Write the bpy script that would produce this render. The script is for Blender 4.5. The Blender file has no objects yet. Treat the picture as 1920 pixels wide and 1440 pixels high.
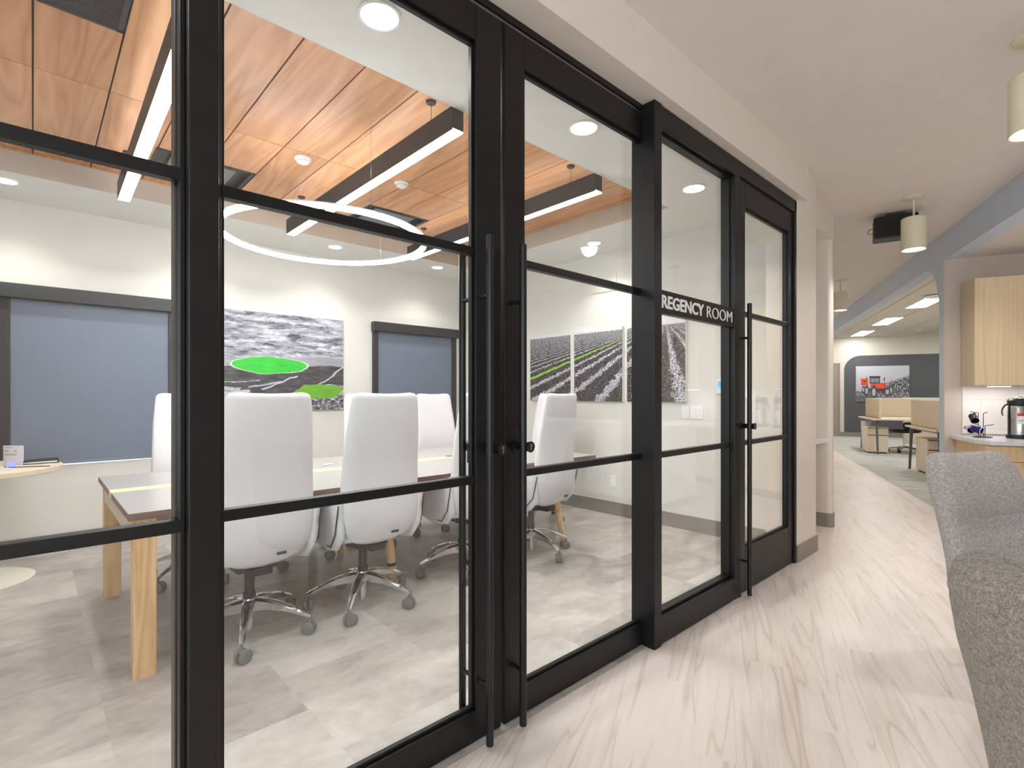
import bpy, bmesh, math, random
from mathutils import Vector, Matrix, noise
PI = math.pi
C = bpy.context.scene.collection
SC = bpy.context.scene
random.seed(7)
AL = math.radians(23.7)                       # the corridor's far part is turned by this angle
KO = (5.57, 0.24)
KROT = AL - PI/2
def kp(u, v, z=0.0):                          # u: along the corridor, v: to its right
    return (KO[0]+math.cos(AL)*u+math.sin(AL)*v, KO[1]+math.sin(AL)*u-math.cos(AL)*v, z)

# ------------------------------------------------------------------ camera, world, exposure
cam_d = bpy.data.cameras.new('camera'); cam = bpy.data.objects.new('camera', cam_d); C.objects.link(cam)
cam.location = (0, 0, 1.25); cam.rotation_euler = (PI/2, 0, math.atan2(1045, 969) - PI/2)
cam_d.sensor_width = 36; cam_d.lens = 969/1920*36; cam_d.shift_y = 20/1920; cam_d.clip_start = 0.02
SC.camera = cam
w = bpy.data.worlds.new('world'); SC.world = w; w.use_nodes = True
w.node_tree.nodes['Background'].inputs[0].default_value = (0.86, 0.93, 1.0, 1)
w.node_tree.nodes['Background'].inputs[1].default_value = 2.5
SC.view_settings.view_transform = 'Standard'; SC.view_settings.look = 'None'
SC.view_settings.gamma = 1; SC.view_settings.use_curve_mapping = False
SC.view_settings.exposure = 0.9
SC.cycles.use_denoising = True
SC.cycles.max_bounces = 10; SC.cycles.diffuse_bounces = 6; SC.cycles.transparent_max_bounces = 16
SC.cycles.sample_clamp_indirect = 6

def spot(name, loc, power, deg, blend, col=(1, .97, .93), r=.04, aim=None, parent=None):
    l = bpy.data.lights.new(name, 'SPOT'); l.energy = power; l.spot_size = math.radians(deg); l.spot_blend = blend
    l.color = col; l.shadow_soft_size = r
    o = bpy.data.objects.new(name, l); C.objects.link(o); o.location = loc
    if aim: o.rotation_euler = Vector(aim).to_track_quat('-Z', 'Y').to_euler()
    if parent: o.parent = parent
    return o
def point(name, loc, power, col=(1, .97, .93), r=.1, parent=None):
    l = bpy.data.lights.new(name, 'POINT'); l.energy = power; l.color = col; l.shadow_soft_size = r
    o = bpy.data.objects.new(name, l); C.objects.link(o); o.location = loc
    if parent: o.parent = parent
    return o
def area(name, loc, power, sx, sy, col=(1, .98, .95), rot=(0, 0, 0), parent=None, spread=180):
    l = bpy.data.lights.new(name, 'AREA'); l.energy = power; l.color = col; l.shape = 'RECTANGLE'; l.size = sx; l.size_y = sy
    l.spread = math.radians(spread)
    o = bpy.data.objects.new(name, l); C.objects.link(o); o.location = loc; o.rotation_euler = rot
    if parent: o.parent = parent
    return o

# light levels, tuned together
E_UP = 0.7
E_LINEAR, E_RING, E_DOWN, E_WASH, E_PEND, E_TROFFER = 22.0, 36.0, 26, 19, 23, 6.5

# ------------------------------------------------------------------ materials
def lin(c):
    return tuple((x/12.92 if x <= .04045 else ((x+.055)/1.055)**2.4) for x in (v/255 for v in c)) + (1,)
class NT:
    def __init__(s, name):
        s.m = bpy.data.materials.new(name); s.m.use_nodes = True; s.t = s.m.node_tree; s.t.nodes.clear()
        s.out = s.n('ShaderNodeOutputMaterial')
    def n(s, t, **kw):
        o = s.t.nodes.new(t)
        for k, v in kw.items(): setattr(o, k, v)
        return o
    def l(s, a, b): s.t.links.new(a, b)
    def math(s, op, a, b=None, c=None):
        o = s.n('ShaderNodeMath', operation=op)
        for i, x in enumerate((a, b, c)):
            if x is None: continue
            if isinstance(x, (int, float)): o.inputs[i].default_value = x
            else: s.l(x, o.inputs[i])
        return o.outputs[0]
    def ramp(s, fac, stops):
        o = s.n('ShaderNodeValToRGB'); e = o.color_ramp.elements
        while len(e) < len(stops): e.new(.5)
        for i, (p, c) in enumerate(stops): e[i].position = p; e[i].color = lin(c)
        s.l(fac, o.inputs[0]); return o.outputs[0]
    def coord(s, kind='Object', scale=(1, 1, 1), rot=(0, 0, 0), loc=(0, 0, 0)):
        tc = s.n('ShaderNodeTexCoord'); mp = s.n('ShaderNodeMapping')
        mp.inputs['Scale'].default_value = scale; mp.inputs['Rotation'].default_value = rot; mp.inputs['Location'].default_value = loc
        s.l(tc.outputs[kind], mp.inputs[0]); return mp.outputs[0]
    def noise(s, vec, scale, detail=3, rough=.55, dist=0.0):
        o = s.n('ShaderNodeTexNoise'); o.inputs['Scale'].default_value = scale; o.inputs['Detail'].default_value = detail
        o.inputs['Roughness'].default_value = rough; o.inputs['Distortion'].default_value = dist
        s.l(vec, o.inputs['Vector']); return o.outputs['Fac']
    def bsdf(s, col, rough=.5, metal=0.0, bump=None, bstr=.1, bdist=.01, **kw):
        b = s.n('ShaderNodeBsdfPrincipled')
        if isinstance(col, tuple): b.inputs['Base Color'].default_value = col
        else: s.l(col, b.inputs['Base Color'])
        if isinstance(rough, (int, float)): b.inputs['Roughness'].default_value = rough
        else: s.l(rough, b.inputs['Roughness'])
        b.inputs['Metallic'].default_value = metal
        for k, v in kw.items(): b.inputs[k].default_value = v
        if bump is not None:
            bn = s.n('ShaderNodeBump'); bn.inputs['Strength'].default_value = bstr; bn.inputs['Distance'].default_value = bdist
            s.l(bump, bn.inputs['Height']); s.l(bn.outputs[0], b.inputs['Normal'])
        s.l(b.outputs[0], s.out.inputs[0]); return s.m
def paint(name, col, rough=.6, var=3, scale=6, bump=.03, **kw):
    t = NT(name); f = t.noise(t.coord(), scale, 4)
    lo = tuple(max(0, c-var) for c in col); hi = tuple(min(255, c+var) for c in col)
    c = t.ramp(f, [(.3, lo), (.7, hi)])
    fine = t.noise(t.coord(), 180, 2)
    return t.bsdf(c, rough, bump=fine, bstr=bump, bdist=.003, **kw)
def metal(name, col, rough=.2, met=1.0, var=4):
    t = NT(name); f = t.noise(t.coord(), 14, 3)
    lo = tuple(max(0, c-var) for c in col); hi = tuple(min(255, c+var) for c in col)
    r = t.math('MULTIPLY_ADD', f, .08, rough-.04)
    return t.bsdf(t.ramp(f, [(.3, lo), (.7, hi)]), r, met)
def emit(name, col, strength):
    t = NT(name); e = t.n('ShaderNodeEmission'); e.inputs[0].default_value = col + (1,); e.inputs[1].default_value = strength
    t.l(e.outputs[0], t.out.inputs[0]); return t.m
def wood(name, dark, mid, light, axis=1, stretch=14, scale=2.2, rough=.42, island=False, dist=1.2, ring=.35, var=.5):
    t = NT(name); sc = [stretch, stretch, stretch]; sc[axis] = 1.0
    sc = [x/stretch*6 for x in sc]
    vec = t.coord('Object', tuple(sc))
    if island:
        g = t.n('ShaderNodeNewGeometry'); cb = t.n('ShaderNodeCombineXYZ')
        a = t.math('MULTIPLY', g.outputs['Random Per Island'], 37.0)
        t.l(a, cb.inputs[0]); t.l(t.math('MULTIPLY', a, 1.7), cb.inputs[1]); t.l(t.math('MULTIPLY', a, .6), cb.inputs[2])
        va = t.n('ShaderNodeVectorMath', operation='ADD'); t.l(vec, va.inputs[0]); t.l(cb.outputs[0], va.inputs[1]); vec = va.outputs[0]
    f1 = t.noise(vec, scale, 5, .6, dist)
    bands = t.math('FRACT', t.math('MULTIPLY', t.noise(vec, scale*.35, 2, .5, .4), 9))
    bands = t.math('ABSOLUTE', t.math('SUBTRACT', bands, .5))
    f = t.math('ADD', t.math('MULTIPLY', f1, 1-ring), t.math('MULTIPLY', t.math('MULTIPLY', bands, 2), ring))
    if island:
        f = t.math('ADD', t.math('MULTIPLY', f, 1-var*.35), t.math('MULTIPLY', g.outputs['Random Per Island'], var*.35))
    c = t.ramp(f, [(.22, dark), (.5, mid), (.78, light)])
    return t.bsdf(c, rough, bump=f1, bstr=.04, bdist=.002)

M = {}
M['black'] = metal('black_anodised', (20, 19, 19), .42, .3, 3)
M['blackhandle'] = metal('black_handle', (30, 30, 31), .35, .4, 3)
M['silver'] = metal('silver_track', (150, 145, 140), .3)
M['wall'] = paint('cream_wall', (218, 216, 209), .65, 2)
M['soffit'] = paint('white_soffit', (226, 226, 221), .6, 2)
M['traybeige'] = paint('beige_tray_side', (196, 184, 168), .6, 2)
M['corr_ceiling'] = paint('corridor_ceiling', (220, 213, 206), .7, 2)
M['corr_wall'] = paint('beige_corridor_wall', (222, 213, 202), .6, 2)
M['header'] = paint('grey_header', (196, 207, 224), .6, 2)
M['kitchen_wall'] = paint('taupe_wall', (190, 178, 166), .6, 2)
M['office_wall'] = paint('pale_office_wall', (212, 208, 196), .6, 2)
M['accent'] = paint('charcoal_accent', (84, 86, 90), .6, 2)
M['base'] = paint('grey_brown_baseboard', (142, 134, 126), .5, 3)
M['roombase'] = paint('dark_baseboard', (128, 122, 116), .5, 3)
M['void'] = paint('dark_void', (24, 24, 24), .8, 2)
M['ceilwood'] = wood('cherry_ceiling_wood', (182, 122, 78), (208, 150, 103), (224, 172, 126), 1, 12, 2.4, .38, True, .8, .30, .5)
M['oak'] = wood('pale_oak_laminate', (206, 180, 140), (219, 195, 156), (229, 208, 172), 2, 30, 3.0, .45, False, .3, .2)
M['oakh'] = wood('pale_oak_edge', (200, 170, 128), (212, 184, 142), (222, 198, 160), 0, 30, 3.0, .45, False, .3, .2)
M['leg'] = wood('ash_leg', (196, 150, 98), (216, 174, 124), (230, 194, 148), 2, 10, 3.0, .4, False, 1.4, .35)
M['birch'] = wood('birch_panel', (206, 190, 166), (216, 201, 178), (224, 210, 188), 2, 16, 3.0, .5, False, .5, .2)
M['tabletop'] = paint('grey_laminate', (166, 164, 160), .28, 2, 3, .01)
M['edge'] = wood('maroon_edge', (92, 66, 62), (112, 82, 76), (128, 98, 90), 0, 30, 4, .45, False, .3, .3)
M['inlay'] = wood('maple_inlay', (236, 204, 150), (244, 214, 164), (250, 224, 178), 0, 20, 3, .4, False, .5, .2)
M['leather'] = paint('white_leather', (222, 221, 223), .42, 2, 5, .05)
M['seam'] = paint('dark_piping', (60, 60, 62), .5, 2)
M['chrome'] = metal('polished_chrome', (225, 225, 228), .09)
M['blackpl'] = paint('black_plastic', (26, 26, 28), .45, 2)
M['greypl'] = paint('grey_caster', (112, 112, 114), .5, 4)
M['whitepl'] = paint('white_plastic', (232, 232, 232), .4, 2)
M['offwhite'] = paint('offwhite_enamel', (226, 222, 204), .4, 2)
M['pendant'] = paint('cream_pendant', (214, 206, 178), .45, 2)
M['shade'] = None
M['frame'] = paint('charcoal_window_frame', (44, 44, 46), .5, 3)
M['blue'] = paint('blue_mug', (26, 34, 110), .2, 3)
M['mugin'] = paint('mug_inside', (170, 170, 176), .3, 2)
M['steel'] = metal('brushed_steel', (190, 190, 188), .28)
M['red'] = paint('red_label', (208, 52, 44), .5, 2)
M['quartz'] = paint('white_quartz', (222, 224, 230), .25, 3, 30, .01)
M['tile'] = None
M['screen'] = paint('beige_screen_fabric', (206, 192, 168), .9, 3, 60, .1)
M['desk_metal'] = metal('grey_desk_metal', (92, 98, 104), .4, .5)
M['paper'] = paint('white_paper', (238, 238, 238), .6, 1)
M['text'] = paint('grey_print', (150, 150, 152), .6, 1)
M['bluelight'] = emit('blue_glow', (.12, .14, 1.0), 2.2)
M['lamp'] = emit('lamp_face', (1, .985, .96), 12.0)
M['linear'] = emit('linear_face', (.95, .97, 1.0), E_LINEAR)
M['ring'] = emit('ring_face', (.97, .98, 1.0), E_RING)
M['troffer'] = emit('troffer_face', (1, .97, .95), 9.0)
M['sign'] = paint('sign_white', (226, 224, 220), .5, 1)
M['thermo'] = emit('thermostat_screen', (.1, .35, 1.0), 1.2)
def mk():
    # glass pane: clear with Fresnel-weighted mirror reflection
    t = NT('clear_glass'); g = t.n('ShaderNodeNewGeometry'); d = t.n('ShaderNodeVectorMath', operation='DOT_PRODUCT')
    t.l(g.outputs['Normal'], d.inputs[0]); t.l(g.outputs['Incoming'], d.inputs[1])
    c = t.math('ABSOLUTE', d.outputs['Value']); f = t.math('POWER', t.math('SUBTRACT', 1.0, c), 5.0)
    f = t.math('MULTIPLY_ADD', f, .95, .045)
    tr = t.n('ShaderNodeBsdfTransparent'); tr.inputs[0].default_value = (.985, .995, .99, 1)
    gl = t.n('ShaderNodeBsdfGlossy'); gl.inputs['Roughness'].default_value = 0.0; gl.inputs[0].default_value = (1, 1, 1, 1)
    mx = t.n('ShaderNodeMixShader'); t.l(f, mx.inputs[0]); t.l(tr.outputs[0], mx.inputs[1]); t.l(gl.outputs[0], mx.inputs[2])
    t.l(mx.outputs[0], t.out.inputs[0]); M['glass'] = t.m
    # room floor: large concrete-look tiles
    t = NT('concrete_look_tile'); g = t.n('ShaderNodeNewGeometry'); a = t.math('MULTIPLY', g.outputs['Random Per Island'], 53.0)
    cb = t.n('ShaderNodeCombineXYZ'); t.l(a, cb.inputs[0]); t.l(a, cb.inputs[1])
    va = t.n('ShaderNodeVectorMath', operation='ADD'); t.l(t.coord('Object', (1.6, 2.6, 1)), va.inputs[0]); t.l(cb.outputs[0], va.inputs[1])
    f1 = t.noise(va.outputs[0], 1.5, 7, .62, .6); f2 = t.noise(va.outputs[0], 9, 5, .6, .3)
    f = t.math('ADD', t.math('MULTIPLY', f1, .62), t.math('ADD', t.math('MULTIPLY', f2, .23), t.math('MULTIPLY', g.outputs['Random Per Island'], .17)))
    c = t.ramp(f, [(.30, (134, 126, 120)), (.48, (172, 165, 158)), (.66, (200, 195, 188))])
    M['roomfloor'] = t.bsdf(c, .42, bump=f2, bstr=.03, bdist=.002)
    # corridor floor: pale swirling wood planks
    t = NT('pale_swirl_plank'); g = t.n('ShaderNodeNewGeometry'); a = t.math('MULTIPLY', g.outputs['Random Per Island'], 41.0)
    cb = t.n('ShaderNodeCombineXYZ'); t.l(a, cb.inputs[0]); t.l(t.math('MULTIPLY', a, 1.3), cb.inputs[1])
    va = t.n('ShaderNodeVectorMath', operation='ADD'); t.l(t.coord('Object', (6.5, .42, 1)), va.inputs[0]); t.l(cb.outputs[0], va.inputs[1])
    base = t.noise(va.outputs[0], 1.0, 2, .5, .5)
    rings = t.math('FRACT', t.math('MULTIPLY', base, 7.0)); rings = t.math('POWER', t.math('ABSOLUTE', t.math('SUBTRACT', t.math('MULTIPLY', rings, 2), 1)), 7.0)
    fine = t.noise(va.outputs[0], 7, 4, .6, .5)
    f = t.math('SUBTRACT', t.math('ADD', t.math('MULTIPLY', fine, .35), t.math('ADD', t.math('MULTIPLY', base, .3), .25)), t.math('MULTIPLY', t.math('MULTIPLY', rings, fine), .34))
    f = t.math('ADD', f, t.math('MULTIPLY', t.math('SUBTRACT', g.outputs['Random Per Island'], .5), .08))
    c = t.ramp(f, [(.30, (178, 163, 151)), (.46, (207, 195, 185)), (.60, (222, 212, 204))])
    M['plank'] = t.bsdf(c, .34, bump=fine, bstr=.02, bdist=.002)
    # carpet
    t = NT('sage_carpet'); f = t.noise(t.coord(scale=(1, 3, 1)), 1.6, 6, .7, 1.0); f2 = t.noise(t.coord(), 120, 3)
    c = t.ramp(t.math('ADD', t.math('MULTIPLY', f, .8), t.math('MULTIPLY', f2, .2)), [(.36, (142, 144, 138)), (.44, (180, 182, 175)), (.6, (194, 196, 189))])
    M['carpet'] = t.bsdf(c, .95, bump=f2, bstr=.3, bdist=.005)
    # tweed
    def tweed(nm, lo, mid, hi):
        t = NT(nm); f = t.noise(t.coord(), 330, 3, .7); f2 = t.noise(t.coord(), 110, 3, .6)
        f = t.math('ADD', t.math('MULTIPLY', f, .7), t.math('MULTIPLY', f2, .3))
        c = t.ramp(f, [(.38, lo), (.5, mid), (.62, hi)])
        return t.bsdf(c, .95, bump=f, bstr=.6, bdist=.004)
    M['tweed'] = tweed('grey_tweed', (120, 115, 113), (160, 154, 151), (198, 193, 190))
    M['tweedd'] = tweed('brown_grey_tweed', (110, 104, 98), (142, 135, 127), (172, 165, 156))
    # shade fabric
    t = NT('roller_shade'); f = t.noise(t.coord(scale=(1, 1, .1)), 500, 2)
    c = t.ramp(f, [(.3, (104, 114, 132)), (.7, (114, 124, 142))]); M['shade'] = t.bsdf(c, .5)
    # backsplash tile
    t = NT('backsplash_tile'); br = t.n('ShaderNodeTexBrick'); t.l(t.coord(rot=(PI/2, 0, 0)), br.inputs['Vector'])
    br.inputs['Color1'].default_value = lin((222, 214, 208)); br.inputs['Color2'].default_value = lin((218, 210, 204)); br.inputs['Mortar'].default_value = lin((196, 188, 182))
    br.inputs['Scale'].default_value = 1.0; br.inputs['Mortar Size'].default_value = .0025; br.inputs['Brick Width'].default_value = .6; br.inputs['Row Height'].default_value = .3
    M['tile'] = t.bsdf(br.outputs[0], .25)
    # acoustic ceiling tile
    M['acoustic'] = paint('acoustic_tile', (214, 208, 198), .85, 3, 300, .05)
    # vent grille
    t = NT('vent_grille'); wv = t.n('ShaderNodeTexWave'); wv.inputs['Scale'].default_value = 60; wv.inputs['Distortion'].default_value = 0
    t.l(t.coord(), wv.inputs[0]); c = t.ramp(wv.outputs['Fac'], [(.2, (18, 18, 20)), (.8, (58, 60, 64))]); M['grille'] = t.bsdf(c, .5)
    # vertex colour picture
    t = NT('printed_canvas'); at = t.n('ShaderNodeAttribute'); at.attribute_name = 'Col'
    M['canvas'] = t.bsdf(at.outputs['Color'], .5)
mk()

# ------------------------------------------------------------------ mesh building
class MB:
    def __init__(s): s.b = bmesh.new()
    def _m(s, mi, n0):
        s.b.faces.ensure_lookup_table()
        for f in s.b.faces[n0:]: f.material_index = mi
    def box(s, x0, x1, y0, y1, z0, z1, bev=0, mi=0, seg=2):
        n0 = len(s.b.faces)
        t = bmesh.new(); bmesh.ops.create_cube(t, size=1.0)
        bmesh.ops.scale(t, vec=(abs(x1-x0), abs(y1-y0), abs(z1-z0)), verts=t.verts)
        bmesh.ops.translate(t, vec=((x0+x1)/2, (y0+y1)/2, (z0+z1)/2), verts=t.verts)
        if bev: bmesh.ops.bevel(t, geom=t.edges[:], offset=bev, segments=seg, profile=.5, affect='EDGES')
        s.merge(t, mi); return s
    def merge(s, t, mi=0):
        vm = {}
        for v in t.verts: vm[v] = s.b.verts.new(v.co)
        for f in t.faces:
            try:
                nf = s.b.faces.new([vm[v] for v in f.verts]); nf.material_index = mi; nf.smooth = f.smooth
            except ValueError: pass
        t.free()
    def rings(s, rs, cap=True, mi=0, closed=True):
        vs = [[s.b.verts.new(p) for p in r] for r in rs]
        n = len(vs[0])
        for a, b in zip(vs, vs[1:]):
            for i in range(n if closed else n-1):
                j = (i+1) % n
                f = s.b.faces.new((a[i], a[j], b[j], b[i])); f.material_index = mi
        if cap and closed:
            for r in (vs[0][::-1], vs[-1]):
                f = s.b.faces.new(r); f.material_index = mi
        return s
    def cyl(s, p0, p1, r, r2=None, seg=20, mi=0):
        return s.tube([p0, p1], [r, r if r2 is None else r2], seg, mi)
    def tube(s, pts, r, seg=12, mi=0, closed=False):
        pts = [Vector(p) for p in pts]; rr = r if isinstance(r, (list, tuple)) else [r]*len(pts)
        n = len(pts); T = []
        for i in range(n):
            if closed: d = pts[(i+1) % n]-pts[i-1]
            else: d = pts[min(i+1, n-1)]-pts[max(i-1, 0)]
            T.append(d.normalized())
        up = Vector((0, 0, 1)) if abs(T[0].z) < .9 else Vector((1, 0, 0))
        a = T[0].cross(up).normalized(); out = []
        for i in range(n):
            a = (a - T[i]*a.dot(T[i])).normalized(); b = T[i].cross(a)
            out.append([pts[i]+(a*math.cos(2*PI*k/seg)+b*math.sin(2*PI*k/seg))*rr[i] for k in range(seg)])
        if closed: out.append(out[0])
        return s.rings(out, not closed, mi)
    def lathe(s, prof, c=(0, 0, 0), seg=32, mi=0, cap=True):
        return s.rings([[(c[0]+max(r, 1e-4)*math.cos(2*PI*k/seg), c[1]+max(r, 1e-4)*math.sin(2*PI*k/seg), c[2]+z) for k in range(seg)] for r, z in prof], cap, mi)
    def prism(s, poly, z0, z1, mi=0, axis='z'):      # poly in the plane normal to axis
        def P(a, b, c): return {'z': (a, b, c), 'y': (a, c, b), 'x': (c, a, b)}[axis]
        return s.rings([[P(a, b, z0) for a, b in poly], [P(a, b, z1) for a, b in poly]], True, mi)
    def loft(s, st, seg=28, mi=0, bow=0.0, e=4.0):    # st: (y, z, width, thickness); rounded slab, width along x
        out = []; n = len(st)
        for i, (y, z, wd, th) in enumerate(st):
            a = st[max(i-1, 0)]; b = st[min(i+1, n-1)]
            ty, tz = b[0]-a[0], b[1]-a[1]; L = math.hypot(ty, tz) or 1; ny, nz = -tz/L, ty/L
            ring = []
            for k in range(seg):
                c_, s_ = math.cos(2*PI*k/seg), math.sin(2*PI*k/seg)
                px = math.copysign(abs(c_)**(2/e), c_)*wd/2; pt = math.copysign(abs(s_)**(2/2.6), s_)*th/2
                o = pt + bow*(px/(wd/2+1e-6))**2 if wd > 1e-3 else pt
                ring.append((px, y+ny*o, z+nz*o))
            out.append(ring)
        return s.rings(out, True, mi)
    def xf(s, mat): bmesh.ops.transform(s.b, matrix=mat, verts=s.b.verts[:]); return s
    def build(s, name, mats, parent=None, smooth=False, loc=(0, 0, 0), rz=0.0):
        bmesh.ops.recalc_face_normals(s.b, faces=s.b.faces[:])
        me = bpy.data.meshes.new(name); s.b.to_mesh(me); s.b.free()
        for m in (mats if isinstance(mats, (list, tuple)) else [mats]): me.materials.append(M[m] if isinstance(m, str) else m)
        if smooth:
            for p in me.polygons: p.use_smooth = True
            if smooth != 'all':
                try: me.set_sharp_from_angle(angle=math.radians(38))
                except Exception: pass
        o = bpy.data.objects.new(name, me); C.objects.link(o); o.location = loc; o.rotation_euler = (0, 0, rz)
        if parent: o.parent = parent
        return o
def tag(o, label, cat, group=None):
    o['label'] = label; o['category'] = cat
    if group: o['group'] = group
    return o
def thing(name, label, cat, loc=(0, 0, 0), rz=0.0, group=None):
    o = bpy.data.objects.new(name, None); C.objects.link(o); o.location = loc; o.rotation_euler = (0, 0, rz)
    o.empty_display_size = .1
    return tag(o, label, cat, group)
def struct(mb, name, mats, loc=(0, 0, 0), rz=0.0, smooth=False):
    o = mb.build(name, mats, None, smooth, loc, rz); o['kind'] = 'structure'; return o
def sempty(name, loc=(0, 0, 0), rz=0.0):
    o = bpy.data.objects.new(name, None); C.objects.link(o); o.location = loc; o.rotation_euler = (0, 0, rz); o['kind'] = 'structure'; return o
def copy_tree(o, parent=None):
    c = o.copy(); C.objects.link(c); c.parent = parent
    for ch in list(o.children): copy_tree(ch, c)
    return c
def dup(o, loc, rz, label=None, group=None):
    c = copy_tree(o); c.location = loc; c.rotation_euler = (0, 0, rz)
    if label: c['label'] = label
    if group: c['group'] = group
    return c
KL = kp(0, 0)                                   # K structures: local x = v, local y = u

# ------------------------------------------------------------------ setting: floors
def planks(x0, x1, y0, y1, wx, ly, z, along='y', stagger=.5):
    mb = MB(); i = 0; x = x0
    while x < x1-1e-4:
        xe = min(x+wx, x1); y = y0 - ((i*stagger) % 1)*ly
        while y < y1-1e-4:
            a, b = max(y, y0), min(y+ly, y1)
            if b > a:
                v = [mb.b.verts.new(p) for p in ((x, a, z), (xe, a, z), (xe, b, z), (x, b, z))]; mb.b.faces.new(v)
            y += ly
        x = xe; i += 1
    return mb
struct(planks(-9, 0, -9, 13, .19, 1.22, 0, stagger=.37), 'floor', 'plank', KL, KROT)
struct(planks(0, 5.0, -9, 1.8, .19, 1.22, 0, stagger=.37), 'floor', 'plank', KL, KROT)
# room tiles: seams at x = .205, .80 ... and y = 2.35, 2.96 ...
mb = MB()
xs = .205-.595*5; k = 0
while xs < 4.42:
    y = 2.35-.61*2 - (.305 if k % 2 else 0)
    while y < 5.5:
        a, b, c, d = max(xs, -2.3), min(xs+.595, 4.42), max(y, 1.42), min(y+.61, 5.5)
        if b > a and d > c:
            mb.b.faces.new([mb.b.verts.new(p) for p in ((a, c, .004), (b, c, .004), (b, d, .004), (a, d, .004))])
        y += .61
    xs += .595; k += 1
struct(mb, 'floor', 'roomfloor')
struct(MB().box(0, 7, 1.8, 13, -.05, .004), 'floor', 'carpet', KL, KROT)

# ------------------------------------------------------------------ setting: walls of the meeting room
WY = 5.5; W1 = (-.19, .955); W2 = (2.885, 4.075); WB, WT = .685, 2.06
mb = MB()
mb.box(-2.4, W1[0]+.02, WY, WY+.15, 0, 2.96).box(W1[1]-.02, W2[0]+.02, WY, WY+.15, 0, 2.96).box(W2[1]-.02, 4.6, WY, WY+.15, 0, 2.96)
for a, b in (W1, W2): mb.box(a+.02, b-.02, WY, WY+.15, 0, WB).box(a+.02, b-.02, WY, WY+.15, WT, 2.96)
struct(mb, 'wall_back', 'wall')
struct(MB().box(4.42, 4.6, 1.6, WY, 0, 2.96), 'wall_right', 'wall')
struct(MB().box(-2.4, -2.3, 1.5, WY, 0, 2.96), 'wall_left', 'wall')
struct(MB().box(-2.3, 4.408, WY-.012, WY, 0, .138), 'baseboard_back', 'roombase')
struct(MB().box(4.408, 4.42, 1.6, WY, 0, .138), 'baseboard_right', 'roombase')
def window(a, b):
    e = sempty('window_1' if a < 1 else 'window_2', (a, WY, WB))
    w = b-a; H = WT-WB
    mb = MB(); mb.box(0, .065, -.035, .02, 0, H-.05, .004).box(w-.065, w, -.035, .02, 0, H-.05, .004).box(0, .02, .02, .12, 0, H).box(w-.02, w, .02, .12, 0, H)
    mb.build('window_frame', 'frame', e)
    MB().box(-.012, w+.012, -.085, .0, H-.075, H+.035, .004).build('shade_cassette', 'frame', e)
    MB().box(.05, w-.05, -.016, -.010, .022, H-.05).build('roller_shade', 'shade', e)
    MB().box(.05, w-.05, -.02, -.006, .012, .032, .003).build('hem_bar', 'shade', e)
    MB().box(.02, w-.02, .09, .1, 0, H).build('pane', 'glass', e)
    return e
window(*W1); window(*W2)

# ------------------------------------------------------------------ setting: ceilings
ZS, ZW = 2.74, 2.89
TX0, TX1, TY0, TY1 = -1.525, 3.72, 2.17, 4.82
mb = MB(); mb.box(-2.3, 4.42, 1.5, TY0, ZS, 2.96).box(-2.3, 4.42, TY1, WY, ZS, 2.96).box(-2.3, TX0, TY0, TY1, ZS, 2.96).box(TX1, 4.42, TY0, TY1, ZS, 2.96)
struct(mb, 'ceiling', 'soffit')
mb = MB(); t_ = .004
mb.box(TX0, TX1, TY1-t_, TY1+.001, ZS+.001, ZW+.05).box(TX0, TX1, TY0-.001, TY0+t_, ZS+.001, ZW+.05).box(TX0-.001, TX0+t_, TY0, TY1, ZS+.001, ZW+.05).box(TX1-t_, TX1+.001, TY0, TY1, ZS+.001, ZW+.05)
struct(mb, 'ceiling', 'traybeige')
HOLES = [(.60, 1.21, 4.11, 4.64), (2.13, 2.735, 4.10, 4.62), (.012, .30, 2.3, 2.92)]
mb = MB(); seams = [2.17, 2.30, 3.53, 4.76, 4.815]
i = -5
while i*.305 < TX1-.01:
    a, b = i*.305+.004, min((i+1)*.305, TX1-.005)-.004
    cuts = [s for s in seams]
    for h in HOLES:
        if h[0] < (a+b)/2 < h[1]: cuts += [h[2], h[3]]
    cuts = sorted(cuts)
    for c, d in zip(cuts, cuts[1:]):
        if any(h[0] < (a+b)/2 < h[1] and h[2]-.001 <= c and d <= h[3]+.001 for h in HOLES): continue
        if d-c > .01: mb.box(a, b, c+.0025, d-.0025, ZW, ZW+.012)
    i += 1
struct(mb, 'ceiling', 'ceilwood')
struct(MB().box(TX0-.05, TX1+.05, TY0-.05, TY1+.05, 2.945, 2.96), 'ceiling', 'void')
# corridor ceiling and office ceiling
struct(MB().box(-9, 0.0, -9, 14, 2.97, 3.05), 'ceiling', 'corr_ceiling', KL, KROT)
struct(MB().box(0.14, 5.0, -9, 1.65, 2.68, 2.75), 'ceiling', 'corr_ceiling', KL, KROT)
struct(MB().box(0.0, 7, 1.65, 14, 2.97, 3.05), 'ceiling', 'acoustic', KL, KROT)
mb = MB()
for v in (.71, 1.385, 2.06, 2.74, 3.4): mb.box(v-.012, v+.012, 1.8, 13, 2.964, 2.972)
struct(mb, 'trim_1', 'traybeige', KL, KROT)

# ------------------------------------------------------------------ setting: corridor walls
struct(MB().box(-2.4, 4.25, 1.325, 1.5, 2.695, 2.97), 'wall_front', 'corr_wall')
mb = MB().box(4.17, 4.6, 1.38, 1.6, 0, 2.97)
struct(mb, 'wall_column', 'corr_wall')
struct(MB().box(4.166, 4.612, 1.368, 1.395, 0, .125, .002), 'baseboard_column', 'base')
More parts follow.
